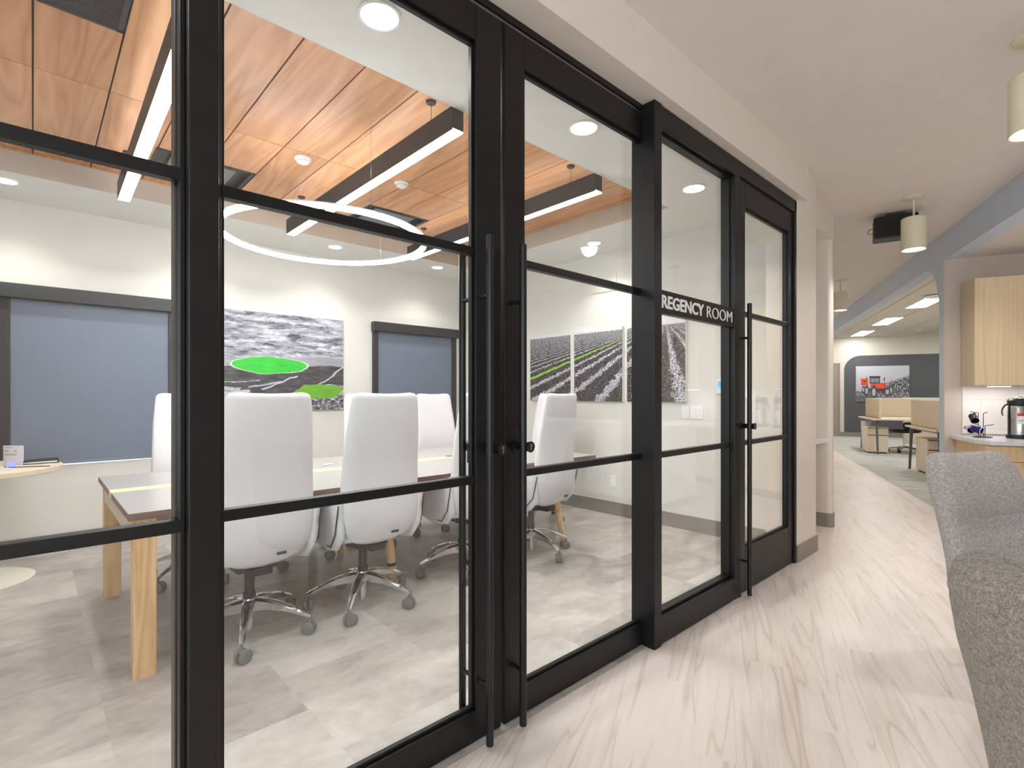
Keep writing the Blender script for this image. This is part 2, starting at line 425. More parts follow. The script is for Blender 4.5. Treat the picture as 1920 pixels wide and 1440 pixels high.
# niche past the column
struct(MB().box(4.6, 5.5, 2.25, 2.35, 0, 2.97).box(4.6, 5.5, 1.5, 2.25, 2.71, 2.97), 'wall_niche', 'corr_wall')
mb = MB(); pr = [(5.5, 2.35), (5.5, 1.56)] + [(5.54-.04*math.cos(a), 1.56-.04*math.sin(a)) for a in (.4, .8, 1.2, PI/2)] + [(5.60, 1.53), (5.66, 1.58), (5.66, 2.35)]
mb.prism(pr, 0, 2.97); struct(mb, 'wall_stub', 'corr_wall')
mb = MB(); pr2 = [(5.49, 2.2), (5.49, 1.55)] + [(5.54-.05*math.cos(a), 1.56-.05*math.sin(a)) for a in (.4, .8, 1.2, PI/2)] + [(5.60, 1.52), (5.67, 1.57), (5.67, 2.3)]
mb.prism(pr2, 0, .13); struct(mb, 'baseboard_stub', 'base')
# left wall running on toward the office, right behind the stub
sw = (5.66, 1.62); du = ((sw[0]-KO[0])*math.cos(AL)+(sw[1]-KO[1])*math.sin(AL)); dv = ((sw[0]-KO[0])*math.sin(AL)-(sw[1]-KO[1])*math.cos(AL))
struct(MB().box(dv-.12, dv, du, 13, 0, 2.97), 'wall_corridor', 'corr_wall', KL, KROT)
# header beam with the rounded arch, pillar, kitchen wall
mb = MB()
arch = [(-9, 2.97), (-9, 2.68), (1.65, 2.68), (1.65, 0), (1.79, 0), (1.79, 2.12)]
for k in range(1, 13):
    a = PI - PI/2*k/12; arch.append((1.79+.43+.43*math.cos(a), 2.12+.56*math.sin(a)))
arch += [(13, 2.68), (13, 2.97)]
mb.prism([(a, b) for a, b in arch], 0, .14, axis='x'); struct(mb, 'wall_header', 'header', KL, KROT, smooth=True)
struct(MB().box(.14, 5.0, 1.65, 1.79, 0, 2.97).box(.002, .14, 1.646, 1.66, 0, 2.68), 'wall_kitchen', 'kitchen_wall', KL, KROT)
struct(MB().box(.152, 5.0, 1.643, 1.65, .845, 1.35), 'wall_backsplash', 'tile', KL, KROT)
struct(MB().box(.0, .09, 1.636, 1.65, 0, .13).box(-.012, .0, 1.64, 1.80, 0, .13), 'baseboard_pillar', 'base', KL, KROT)
# far office wall with the rounded dark accent
struct(MB().box(-1, 7, 13, 13.15, 0, 2.97), 'wall_far', 'office_wall', KL, KROT)
r = .42; pr = [(7, 0), (.953, 0), (.953, 2.41-r)] + [(.953+r-r*math.cos(a), 2.41-r+r*math.sin(a)) for a in [PI/2*k/10 for k in range(1, 11)]] + [(7, 2.41)]
struct(MB().prism(pr, 12.985, 13.0, axis='y'), 'trim_2', 'accent', KL, KROT)
struct(MB().box(.82, 7, 12.965, 12.985, 0, .13), 'baseboard_far', 'base', KL, KROT)
struct(MB().box(.14, 7, 1.79, 1.8, 0, .12), 'baseboard_office', 'base', KL, KROT)
e = sempty('door_4', kp(13, .35), KROT)
M['slate'] = paint('brown_grey_door', (156, 142, 136), .5, 4)
MB().box(0, .46, -.04, -.005, 0, 2.15, .003).build('door_leaf', 'slate', e)
MB().box(-.05, 0, -.05, 0, 0, 2.2).box(.46, .49, -.05, 0, 0, 2.2).box(-.05, .49, -.05, 0, 2.15, 2.2).build('door_casing', 'slate', e)
# lounge side, behind and right of the camera (seen only in reflections)
struct(MB().box(5.0, 5.1, -9, 1.79, 0, 2.97), 'wall_lounge', 'kitchen_wall', KL, KROT)
struct(MB().box(6.9, 7, 1.79, 13, 0, 2.97), 'wall_office', 'office_wall', KL, KROT)
struct(MB().box(-9, 5.0, -9, -8.9, 0, .4).box(-9, 5.0, -9, -8.9, 2.8, 2.97).box(-9, -6.5, -9, -8.9, .4, 2.8).box(3.4, 5.0, -9, -8.9, .4, 2.8), 'wall_rear', 'corr_wall', KL, KROT)  # unseen wall, wide opening put in so daylight fills the corridor
struct(MB().box(-3.3, -3.2, -8, 1.5, 0, .5).box(-3.3, -3.2, -8, 1.5, 2.75, 2.97).box(-3.3, -3.2, 1.2, 1.5, .5, 2.75), 'wall_end', 'corr_wall')  # unseen wall, left open in the middle to bring in fill daylight

# ------------------------------------------------------------------ setting: glass partition
YF = 1.38
def bars(mb, x0, x1, y, zs=(.943, 1.765), t=.015, d=.03):
    for z in zs: mb.box(x0, x1, y, y+d, z-t, z+t, .003)
def pane(e, x0, x1, y, z0, z1): MB().box(x0, x1, y, y+.008, z0, z1).build('pane', 'glass', e)
def fixed(name, x0, x1, sl, sr, sign=False):
    e = sempty(name, (x0, YF, 0)); L = x1-x0
    mb = MB(); mb.box(0, L, 0, .09, .008, .135, .003).box(0, L, 0, .09, 2.585, 2.69, .003)
    if sl: mb.box(0, sl, 0, .09, .136, 2.584, .003)
    if sr: mb.box(L-sr, L, 0, .09, .136, 2.584, .003)
    # glazing beads
    for a, b, c, d in ((sl, L-sr, .136, .15), (sl, L-sr, 2.570, 2.584)): mb.box(a, b, .03, .075, c, d, .002)
    for a, b in ((sl, sl+.012), (L-sr-.012, L-sr)): mb.box(a, b, .03, .075, .136, 2.584, .002)
    mb.build('frame', 'black', e)
    mb = MB()
    if not sign: bars(mb, sl, L-sr, .028)
    else:
        bars(mb, sl, L-sr, .028, (.943,))
    mb.build('glazing_bar', 'black', e)
    pane(e, sl, L-sr, .055, .136, 2.584)
    return e
fixed('window_3', -1.15, .263, .06, 0); fixed('window_3', -2.3, -1.15, .06, 0)
fx = fixed('window_4', 2.292, 3.19, 0, .065, True)
# name band with lettering
MB().box(0, .833, .004, .04, 1.658, 1.775, .002).build('sign_band', 'black', fx)
def text(s, name, x, z, h, width, off, parent, y):
    cu = bpy.data.curves.new(name, 'FONT'); cu.body = s; cu.size = 1; cu.offset = off; cu.extrude = .002; cu.resolution_u = 3
    o = bpy.data.objects.new(name, cu); C.objects.link(o); bpy.context.view_layer.update()
    dg = bpy.context.evaluated_depsgraph_get(); me = bpy.data.meshes.new_from_object(o.evaluated_get(dg))
    bpy.data.objects.remove(o)
    xs = [v.co.x for v in me.vertices]; ys = [v.co.y for v in me.vertices]
    sx = width/(max(xs)-min(xs)); sy = h/(max(ys)-min(ys)); x0, y0 = min(xs), min(ys)
    for v in me.vertices: v.co = Vector((x+(v.co.x-x0)*sx, y-v.co.z, z+(v.co.y-y0)*sy))
    me.materials.append(M['sign']); r = bpy.data.objects.new(name, me); C.objects.link(r); r.parent = parent; return r
text('REGENCY', 'lettering_bold', .008, 1.684, .066, .435, .022, fx, .002)
text('ROOM', 'lettering_thin', .482, 1.684, .064, .315, -.018, fx, .002)
# posts and head track
struct(MB().box(.263, .327, YF, YF+.09, .0, 2.69, .003).box(.268, .272, YF+.03, YF+.034, 0, 2.69), 'trim_3', 'black')
struct(MB().box(2.226, 2.292, YF-.004, YF+.13, 0, 2.694, .003), 'trim_4', 'black')
struct(MB().box(.327, 2.226, 1.445, 1.50, 2.668, 2.695, .002), 'trim_5', 'black')
struct(MB().box(.327, 2.226, 1.452, 1.49, 2.655, 2.667, .002), 'trim_6', 'silver')
struct(MB().box(3.19, 4.17, YF, YF+.09, 2.60, 2.69, .003).box(4.135, 4.17, YF, YF+.09, 0, 2.69, .003).box(3.19, 3.212, YF, YF+.09, 0, 2.60, .003), 'trim_7', 'black')
struct(MB().box(3.212, 4.135, YF+.02, YF+.05, 2.592, 2.60, .001), 'trim_8', 'silver')
def pull(e, x, yf, side):         # side -1: corridor, +1: room
    y = yf + side*.057
    p = MB().tube([(x, y, .013), (x, y, .016), (x, y, 1.81), (x, y, 1.813)], [.010, .0135, .0135, .010], 24).build('pull_bar', 'blackhandle', e, True)
    for z in (.22, 1.60): MB().tube([(x, yf-side*.001, z), (x, yf+side*.004, z), (x, yf+side*.005, z), (x, y, z)], [.012, .012, .008, .008], 14).build('standoff', 'blackhandle', p, True)
def lock(e, x, yf, side, lever=False):
    mb = MB().tube([(x, yf, 1.055), (x, yf+side*.006, 1.055), (x, yf+side*.007, 1.055), (x, yf+side*.058, 1.055), (x, yf+side*.08, 1.055)], [.024, .024, .015, .016, .021], 24)
    k = mb.build('lock_cylinder', 'blackhandle', e, True)
    if lever: MB().box(x-.007, x+.007, yf+side*.06, yf+side*.075, .99, 1.06, .003).build('thumb_turn', 'blackhandle', k)
    else:
        yy = yf+side*.0805
        MB().cyl((x, yy, 1.061), (x, yy+side*.002, 1.061), .0065, seg=14).box(x-.0035, x+.0035, min(yy, yy+side*.002), max(yy, yy+side*.002), 1.043, 1.058).build('keyhole', 'silver', k)
def gdoor(name, x0, x1, yf, sl, sr, rb, rt, top, px, lx, th=.045):
    e = sempty(name, (0, 0, 0))
    mb = MB(); mb.box(x0, x0+sl, yf, yf+th, .008, top, .003).box(x1-sr, x1, yf, yf+th, .008, top, .003)
    mb.build('stile', 'black', e)
    mb = MB().box(x0+sl, x1-sr, yf, yf+th, .008, rb, .003).box(x0+sl, x1-sr, yf, yf+th, rt, top, .003).build('rail', 'black', e)
    mb = MB()
    for a, b, c, d in ((x0+sl, x1-sr, rb, rb+.012), (x0+sl, x1-sr, rt-.012, rt), (x0+sl, x0+sl+.01, rb, rt), (x1-sr-.01, x1-sr, rb, rt)): mb.box(a, b, yf+.014, yf+th-.012, c, d, .002)
    mb.build('glazing_bead', 'black', e)
    mb = MB(); bars(mb, x0+sl, x1-sr, yf+.006, d=.032); mb.build('glazing_bar', 'black', e)
    pane(e, x0+sl, x1-sr, yf+.024, rb, rt)
    for s in (-1, 1):
        pull(e, px, yf if s < 0 else yf+th, s)
    lock(e, lx, yf, -1); lock(e, lx, yf+th, 1, True)
    return e
gdoor('door_1', .247, 1.284, 1.445, .10, .12, .118, 2.52, 2.65, 1.181, 1.222)
gdoor('door_2', 1.303, 2.34, 1.445, .106, .10, .118, 2.52, 2.65, 1.344, 1.362)
gdoor('door_3', 3.222, 4.130, 1.395, .085, .075, .284, 2.44, 2.588, 3.229+.005, 3.262)

# ------------------------------------------------------------------ lights in the meeting room
def linear(x, label, rz=0.0):
    t = thing('linear_light', label, 'ceiling light', (x, 3.38, 2.63), rz, 'linear lights over the table')
    a, b = -1.20, 1.20
    MB().box(-.037, .037, a, b, .008, .125, .002).box(-.037, -.034, a, b, 0, .01).box(.034, .037, a, b, 0, .01).build('housing', 'desk_black', t)
    MB().box(-.034, .034, a+.002, b-.002, .001, .008).build('diffuser', 'linear', t)
    area('added_uplight', (0, 0, .13), E_UP, .06, 2.3, (1, .98, .95), (PI, 0, 0), t)  # area lamp added above the housing to brighten the wooden ceiling
    for y in (-.95, .95):
        c = MB().tube([(0, y, .125), (0, y, ZW-2.63)], .0015, 6).build('suspension_cable', 'blackpl', t)
        MB().lathe([(.025, -.012), (.03, 0)], (0, y, ZW-2.63), 20).build('canopy', 'blackpl', c, True)
M['desk_black'] = metal('black_housing', (48, 47, 47), .5, .2, 2)
linear(.455, 'black linear pendant nearest the left, seen left of the thick black post', -.0167)
linear(1.635, 'black linear pendant in the middle, crossing above the glowing ring')
linear(2.828, 'black linear pendant farthest right, passing behind the double door stiles')
t = thing('ring_light', 'thin glowing white ring pendant hanging above the meeting table', 'ceiling light', (1.4736, 3.4458, 2.30))
def ringm(r0, r1, z0, z1, seg=96):
    return MB().rings([[(r*math.cos(2*PI*k/seg), r*math.sin(2*PI*k/seg), z) for k in range(seg)] for r, z in ((r0, z0), (r1, z0), (r1, z1), (r0, z1), (r0, z0))], False)
ringm(.640, .668, 0, .022).build('ring_diffuser', 'ring', t, True)
ringm(.638, .670, .0225, .030).build('ring_frame', 'whitepl', t, True)
for k in range(3):
    a = 2*PI*k/3+.5
    MB().tube([(.654*math.cos(a), .654*math.sin(a), .03), (.654*math.cos(a), .654*math.sin(a), ZW-2.30)], .0008, 6).build('suspension_wire', 'silver', t)
def downlight(x, y, z, label, rad=.085, pw=E_DOWN, deg=120, grp='round downlights in the room soffit'):
    t = thing('downlight', label, 'ceiling light', (x, y, z), 0, grp)
    MB().rings([[(r*math.cos(2*PI*k/40), r*math.sin(2*PI*k/40), zz) for k in range(40)] for r, zz in ((rad, 0), (rad, -.004), (rad-.012, -.006), (rad-.016, 0))], False).build('trim_ring', 'whitepl', t, True)
    MB().lathe([(rad-.014, -.002), (rad-.014, -.001)], seg=40).build('lens', 'lamp', t)
    if pw: spot('downlight_beam', (0, 0, -.012), pw, deg, .7, (1, .98, .95), .05, None, t)
    return t
wall = [(-.14, 5.03, 'round downlight at the far left edge above the first window'), (1.05, 5.03, 'round downlight in the far soffit, behind the thick black post'),
        (2.236, 5.03, 'small round downlight in the far soffit inside the glowing ring'), (3.472, 5.03, 'round downlight in the far soffit right of the ring light')]
for x, y, l in wall: downlight(x, y, ZS, l, .075, E_WASH, 128)
for x, l in ((-.25, 'round downlight in the near soffit left of the camera view'), (1.0, 'large round downlight near the top of the left glass door'), (2.256, 'round downlight seen at the top of the right glass door'), (3.50, 'round downlight seen through the pane with the room name')):
    downlight(x, 1.843, ZS, l)
downlight(4.05, 3.178, ZS, 'round downlight in the right soffit above the field pictures', .075)
# ceiling devices
for (x, y, l) in ((1.372, 3.609, 'white domed smoke detector on the wooden ceiling left of the middle linear light'), (2.089, 3.508, 'flat white round detector on the wooden ceiling right of the middle linear light')):
    t = thing('smoke_detector', l, 'smoke detector', (x, y, ZW))
    MB().lathe([(.055, 0), (.055, -.012), (.045, -.02)]).build('base', 'whitepl', t, True)
    MB().lathe([(.042, -.02), (.04, -.032), (.018, -.038), (.017, -.044), (.001, -.045)]).build('sensor_head', 'whitepl', t, True)
for h, l in zip(HOLES, ('black square ceiling vent seen on both sides of the thick black post', 'black square ceiling vent behind the right part of the ring', 'black louvred ceiling grille at the top left corner')):
    t = thing('ceiling_vent', l, 'vent', ((h[0]+h[1])/2, (h[2]+h[3])/2, ZW))
    a, b = (h[1]-h[0])/2, (h[3]-h[2])/2
    mb = MB()
    for q in ((-a, a, -b, -b+.02), (-a, a, b-.02, b), (-a, -a+.02, -b, b), (a-.02, a, -b, b)): mb.box(*q, -.003, .05)
    mb.build('frame', 'blackpl', t)
    if 'grille' in l:
        mb = MB(); y = -b+.03
        while y < b-.02: mb.box(-a+.02, a-.02, y, y+.006, 0, .03); y += .016
        mb.build('grille', 'frame', t)
    else:
        MB().box(-a*.66, a*.66, -b*.66, b*.66, .012, .02, .003).build('diffuser_plate', 'greyplate', t) if 'greyplate' in M else MB().box(-a*.66, a*.66, -b*.66, b*.66, .012, .02, .003).build('diffuser_plate', 'greypl', t)
        MB().box(-a+.02, a-.02, -b+.02, b-.02, .04, .05).build('plenum', 'blackpl', t)

# ------------------------------------------------------------------ pictures
def picture(name, label, loc, rz, wd, ht, nx, nz, fn, th=.03, group=None, back='whitepl'):
    t = thing(name, label, 'picture', loc, rz, group)
    me = bpy.data.meshes.new('print'); vs = []; fs = []; cols = []
    for j in range(nz+1):
        for i in range(nx+1):
            s, q = i/nx, j/nz; vs.append((s*wd, -th-.0005, q*ht)); cols += list(lin(fn(s, q)))
    for j in range(nz):
        for i in range(nx): a = j*(nx+1)+i; fs.append((a, a+1, a+nx+2, a+nx+1))
    me.from_pydata(vs, [], fs); at = me.color_attributes.new('Col', 'FLOAT_COLOR', 'POINT'); at.data.foreach_set('color', cols)
    me.materials.append(M['canvas']); o = bpy.data.objects.new('print', me); C.objects.link(o); o.parent = t
    MB().box(0, wd, -th, 0, 0, ht).build('backing_board', back, t)
    return t
def N(x, y, z=0, o=4): return noise.fractal(Vector((x, y, z)), .6, 2.0, o)
def mix(a, b, t): t = max(0, min(1, t)); return tuple(a[i]+(b[i]-a[i])*t for i in range(3))
def aerial(s, q):
    # snowy hills above, dark irrigated fields below, two green patches
    wob = N(s*5, q*5, 3, 3)*.012
    x, y = s+wob, 1-q+wob                                  # y: 0 top, 1 bottom
    g = 168+N(x*4, y*22, 1, 5)*60+N(x*16, y*60, 2, 4)*34
    if N(x*6+4, y*24+3, 5, 4) > .28: g -= 55
    c = (g-6, g-4, g+6)
    if y > .42: c = mix(c, (172, 172, 184), .4)
    def ell(cx, cy, a, b): return ((x-cx)/a)**2+((y-cy)/b)**2
    d = 64+N(x*9, y*30, 6, 4)*30
    dark = (d+2, d, d+4)
    if ell(.80, .50, .24, .075) < 1: c = mix(c, (150, 150, 158), .8)
    for (cx, cy, a, b) in ((.12, .66, .27, .105), (.58, .66, .30, .125), (.36, .79, .22, .085), (.95, .64, .2, .095), (.36, .88, .26, .075), (.86, .56, .2, .04)):
        if ell(cx, cy, a, b) < 1: c = dark
    def seg(x0, y0, x1, y1, w_):
        dx, dy = x1-x0, y1-y0; t = max(0, min(1, ((x-x0)*dx+(y-y0)*dy)/(dx*dx+dy*dy)))
        return math.hypot(x-x0-dx*t, y-y0-dy*t) < w_
    for q_ in ((.60, .88, 1.0, .52, .007), (.30, .78, .58, .64, .007), (.0, .83, .2, .80, .012), (.45, .70, .2, .76, .006), (.0, .72, .28, .69, .003)):
        if seg(*q_): c = (186, 186, 198)
    if y > .84 and x > .62:
        v = 110+N(x*30, y*40, 8, 4)*140; c = (v, v, v+6)
    e1 = ell(.375, .535, .295, .082)
    if e1 < 1.12: c = (205, 208, 205)
    if e1 < 1: n = N(x*10, y*50, 7, 4)*16; c = (42+n, 190+n, 52+n*.5)
    e2 = max(abs((x-.78)+(y-.795)*.9)/.20, abs(y-.80)/.075)
    if e2 < 1 and (y-.80) > -.075+.25*max(0, x-.80)*.6: n = N(x*10, y*50, 9, 4)*14; c = (104+n, 164+n, 40)
    return c
picture('aerial_picture', 'wall picture of a grey aerial landscape with bright green fields', (1.31, WY, 1.09), 0, 1.215, .98, 260, 210, aerial, .03)
Y0F, Z0F = 2.60, 1.955
rnd = random.Random(3)
def field(ya, ht, zb):
    def fn(s, q):
        y = ya - s*.635; z = zb+q*ht; dz = Z0F-z
        hz = 1.925 + N(y*30, 1, 1, 3)*.006
        if z > hz-.012+.0: return (222, 222, 226)
        dz = max(dz, .012); depth = 1/dz
        jit = N(y*16, z*16, 2, 3)*.10+N(y*90, z*90, 4, 2)*.07*min(1, dz*2)
        r = (y-Y0F)/dz + jit*.8
        k = (r-.4)/.62; ph = abs(k-round(k)); soil = 52+N(y*22, z*50, 5, 4)*34
        fade = max(0, min(1, 1-(dz-.02)/.22))
        c = (soil+6, soil, soil+2)
        wd = .13+.09*min(1, .1/dz)
        spk = N(y*75, z*75, 6, 3)
        if ph < wd and spk > -.28:
            v = 178+spk*90; c = (v, v, v+8)
        elif spk > .50: c = (170, 168, 172)
        if round(k) == 5 and ph < wd*1.1: n = spk*40; c = (140+n, 196+n, 60)
        if fade > 0: v = 150+N(y*60, z*90, 7, 3)*80; c = mix(c, (v, v, v+8), fade*.75)
        return c
    return fn
for ya, l in ((4.41, 'left field picture of pale crop rows with a green row, partly behind the pull handle'), (3.722, 'middle field picture of pale crop rows crossed by a green row'), (3.030, 'right field picture with crop rows converging, split by the black post')):
    picture('field_picture', l, (4.42, ya, 1.18), -PI/2, .635, .765, 190, 230, field(ya, .765, 1.18), .03, 'three field pictures on the right wall')
def outlet(loc, rz, label, kind=0):
    t = thing('wall_outlet' if kind == 0 else 'light_switch', label, 'outlet' if kind == 0 else 'switch', loc, rz)
    wd = .038 if kind < 2 else .058
    MB().box(-wd, wd, -.006, 0, -.06, .06, .002).build('cover_plate', 'whitepl', t)
    mb = MB()
    for x in ((0,) if kind < 2 else (-.024, .024)):
        if kind == 0: mb.box(-.017, .017, -.009, -.006, -.045, -.008, .002).box(-.017, .017, -.009, -.006, .008, .045, .002)
        else: mb.box(x-.016, x+.016, -.010, -.006, -.034, .034, .003)
    mb.build('socket' if kind == 0 else 'rocker', 'whitepl', t)
outlet((4.42, 3.219, .353), -PI/2, 'white wall outlet low on the right wall of the meeting room')
outlet((4.42, 2.412, 1.092), -PI/2, 'white single light switch seen through the pane under the field picture', 1)
outlet((4.42, 2.300, 1.09), -PI/2, 'white double light switch right of the single switch', 2)
t = thing('thermostat', 'white wall thermostat with a glowing blue screen', 'thermostat', (4.42, 2.06, 1.32), -PI/2)
MB().box(-.05, .05, -.022, 0, -.065, .065, .006).build('body', 'whitepl', t)
MB().box(-.032, .032, -.0235, -.022, -.005, .05).build('display', 'thermo', t)
t = thing('wall_vent', 'pale slotted air grille high on the right wall of the meeting room', 'vent', (4.42, 3.35, 2.42), -PI/2)
MB().box(-.17, .17, -.01, 0, -.09, .09, .003).build('frame', 'wall', t)
mb = MB()
for k in range(9): mb.box(-.15, .15, -.014, -.01, -.078+k*.018, -.070+k*.018)
mb.build('louvres', 'offwhite', t)

# ------------------------------------------------------------------ meeting table
t = thing('meeting_table', 'long meeting table with pale grey top, maple inlay strip and wooden legs', 'table', (.30, 2.745, 0))
TL, TW = 3.22, 1.38
for y0, y1 in ((0, .655), (.765, TW)):
    o = MB().box(0, TL, y0, y1, .705, .737, .0015, mi=1).build('table_leaf', ['tabletop', 'edge'], t)
    for p in o.data.polygons:
        if p.normal.z > .9: p.material_index = 0
MB().box(0, TL, .655, .765, .705, .7375).build('inlay_strip', 'inlay', t)
for y in (.02, TW-.11): MB().box(.02, .105, y, y+.09, 0, .705, .004).build('square_leg', 'leg', t)
MB().box(.02, .05, .11, TW-.11, .60, .704, .002).build('end_rail', 'birch', t)
MB().box(.105, TL-.2, .30, .33, .63, .704, .002).build('side_rail', 'birch', t)
MB().box(.105, TL-.2, 1.05, 1.08, .63, .704, .002).build('side_rail', 'birch', t)
for (bx, by, dx) in ((1.452, .285, -.10), (2.96, .135, -.17), (2.96, 1.25, -.17), (1.452, 1.10, -.10)):
    l = MB().tube([(bx, by, 0), (bx+dx*.98, by, .704)], [.026, .033], 24).build('round_leg', 'leg', t, True)
    if bx < 2 and by < .5: MB().tube([(bx-.019, by, .13), (bx-.021, by, .15)], [.0285, .0288], 24).build('cable_strap', 'blackpl', l, True)
t = thing('cable_grommet', 'oval grey cable grommet on the table strip near the door stile', 'grommet', (2.553, 3.505, .7376))
MB().lathe([(.045, 0), (.045, .003), (.036, .004), (.001, .003)], seg=28).build('grommet_ring', 'greypl', t, True)
t = thing('remote', 'small white and silver clicker lying on the meeting table', 'remote', (1.57, 3.66, .738), .4)
MB().box(-.035, .035, -.014, .014, 0, .014, .005).build('body', 'whitepl', t); MB().box(-.012, .01, -.008, .008, .0135, .0155, .001).build('button', 'silver', t)

# ------------------------------------------------------------------ executive chairs
def exec_chair(label, lean=0.0):
    t = thing('office_chair', label, 'chair', (0, 0, 0), 0, 'white high-backed chairs around the table')
    # back: one tall curved slab, sitter faces +y
    st = [(-.318, 1.2525, .30, .012), (-.317, 1.250, .355, .026), (-.315, 1.242, .385, .036), (-.312, 1.225, .40, .042), (-.302, 1.15, .418, .048), (-.288, 1.05, .438, .055), (-.272, .95, .452, .062),
          (-.258, .85, .462, .07), (-.250, .75, .470, .078), (-.249, .66, .470, .082), (-.250, .58, .462, .082), (-.240, .51, .44, .08), (-.215, .455, .39, .072), (-.180, .425, .31, .05), (-.15, .415, .2, .02)]
    bk = MB().loft(st, 36, 0, .022, 5.0).build('backrest', 'leather', t, 'all')
    st2 = [(-.20, .44, .36, .03), (-.19, .455, .42, .07), (-.15, .465, .46, .10), (-.05, .47, .475, .11), (.08, .475, .475, .11), (.18, .472, .46, .10), (.235, .46, .44, .08), (.255, .44, .40, .04)]
    MB().loft(st2, 36, 0, 0, 5.0).build('seat', 'leather', t, 'all')
    for s in (-1, 1):
        pr = []
        cs = [(-.245, .60, .25), (-.18, .555, .30), (-.06, .52, .28), (.06, .49, .21), (.16, .465, .12), (.20, .455, .04)]
        rings = []
        for (y, zc, hh) in cs:
            rg = []
            for k in range(16):
                a = 2*PI*k/16; c_, s_ = math.cos(a), math.sin(a)
                zz = math.copysign(abs(s_)**.8, s_)*hh/2; xx = math.copysign(abs(c_)**.8, c_)*.022
                rg.append((s*(.240+.02*(zz/hh if hh else 0)) + xx, y, zc+zz-.005))
            rings.append(rg)
        wg = MB().rings(rings).build('side_wing', 'leather', t, 'all')
        MB().tube([(s*.262, -.262, .66), (s*.265, -.225, .50), (s*.255, -.14, .415), (s*.235, 0, .405)], .004, 8).build('piping', 'seam', wg, True)
    MB().box(.03, .075, -.2985, -.2935, .475, .489).build('brand_tag', 'seam', bk)
    mb = MB().box(-.10, .10, -.13, .13, .365, .415, .012).box(-.05, .05, -.20, -.10, .36, .40, .01); mb.build('tilt_mechanism', 'blackpl', t)
    MB().tube([(.10, .03, .385), (.20, .05, .378), (.25, .055, .375)], [.006, .006, .011], 10).build('tilt_lever', 'blackpl', t, True)
    MB().lathe([(.030, .20), (.030, .225), (.024, .226), (.024, .37), (.034, .371)], seg=24).build('column_sleeve', 'blackpl', t, True)
    MB().lathe([(.022, .035), (.022, .13), (.036, .135), (.037, .20), (.030, .203)], seg=28).build('gas_column', 'chrome', t, True)
    for k in range(5):
        a = 2*PI*k/5; d = Vector((math.cos(a), math.sin(a), 0)); n = Vector((-d.y, d.x, 0)); rings = []
        for q in range(9):
            f = q/8; rr = .03+f*.285; zt = .196-.095*f**1.7; hh = .046*(1-f)+.016; ww = .020*(1-f)+.011
            c = d*rr
            rings.append([c+n*ww+Vector((0, 0, zt-.008)), c+n*ww*.5+Vector((0, 0, zt)), c-n*ww*.5+Vector((0, 0, zt)), c-n*ww+Vector((0, 0, zt-.008)), c-n*ww*.7+Vector((0, 0, zt-hh)), c+n*ww*.7+Vector((0, 0, zt-hh))])
        MB().rings(rings).build('base_arm', 'chrome', t, True)
        c = d*.312; sw_ = k*1.9+.5; tdir = Vector((math.cos(sw_), math.sin(sw_), 0)); ax = Vector((-tdir.y, tdir.x, 0))
        cs = MB().tube([c+Vector((0, 0, .055)), c+Vector((0, 0, .098))], [.008, .008], 12)
        for s in (-1, 1):
            m_ = c+tdir*.010+Vector((0, 0, .034))
            cs.tube([m_+ax*(s*.006), m_+ax*(s*.008), m_+ax*(s*.023), m_+ax*(s*.026)], [.031, .034, .034, .029], 22)
        cs.box(c.x-.010, c.x+.010, c.y-.010, c.y+.010, .050, .068, .003)
        cs.build('caster', 'greypl', t, True)
    return t
proto = exec_chair('white high-backed chair nearest the black post, back to the corridor')
def spin_base(c, deg):                          # turns the star base under the seat
    for ch in c.children:
        if ch.name.startswith(('base_arm', 'caster')): ch.rotation_euler[2] = math.radians(deg)-c.rotation_euler[2]
seats = [((.825, 2.895), .03, 32, None), ((1.45, 2.88), -.02, 14, 'white high-backed chair second from the post, back to the corridor'),
    ((2.24, 2.94), -.06, 24, 'white high-backed chair partly hidden behind the left glass door stile'), ((2.88, 2.885), .12, 51, 'white high-backed chair seen through the right glass door'),
    ((.84, 4.08), PI+.03, 69, 'white high-backed chair on the window side at the left table end'), ((1.47, 4.06), PI, 20, 'white high-backed chair across the table behind the nearest chair'),
    ((2.22, 4.06), PI, 40, 'white high-backed chair across the table hidden by the second chair'), ((2.96, 4.08), PI-.03, 10, 'white high-backed chair facing the corridor in front of the smaller window'),
    ((3.68, 3.66), PI/2, 0, 'white high-backed chair at the far right head of the table')]
for (x, y), rz, dg, lb in seats:
    c = dup(proto, (x, y, 0), rz, lb) if lb else proto
    c.location = (x, y, 0); c.rotation_euler = (0, 0, rz); spin_base(c, dg)

# ------------------------------------------------------------------ round side table with its things
import math as _m
dF = Vector((_m.cos(_m.atan2(1045, 969)), _m.sin(_m.atan2(1045, 969)), 0)); dR = Vector((dF.y, -dF.x, 0))
def cr(k, u, z=0): return dF*k + dR*((u-960)/969*k) + Vector((0, 0, z))
rc = Vector((-.31, 4.93, 0))
t = thing('round_table', 'round cafe table with pale top and disc foot at the left edge', 'table', (rc.x, rc.y, 0))
MB().lathe([(.465, .725), (.47, .728), (.47, .757), (.465, .76)], seg=72).build('tabletop', ['birch'], t, True)
MB().lathe([(.035, .012), (.035, .725)], seg=24).build('pedestal', 'whitepl', t, True)
MB().lathe([(.323, .001), (.325, .006), (.31, .012), (.05, .022)], seg=64).build('foot_disc', 'offwhite', t, True)
ZT = .76
p = cr(3.60, 25)
t = thing('sign_card', 'white printed card standing on the round table', 'card', (p.x, p.y, ZT), -.72)
MB().box(-.068, .068, -.002, .002, .0, .135, .001).build('card', 'paper', t)
mb = MB()
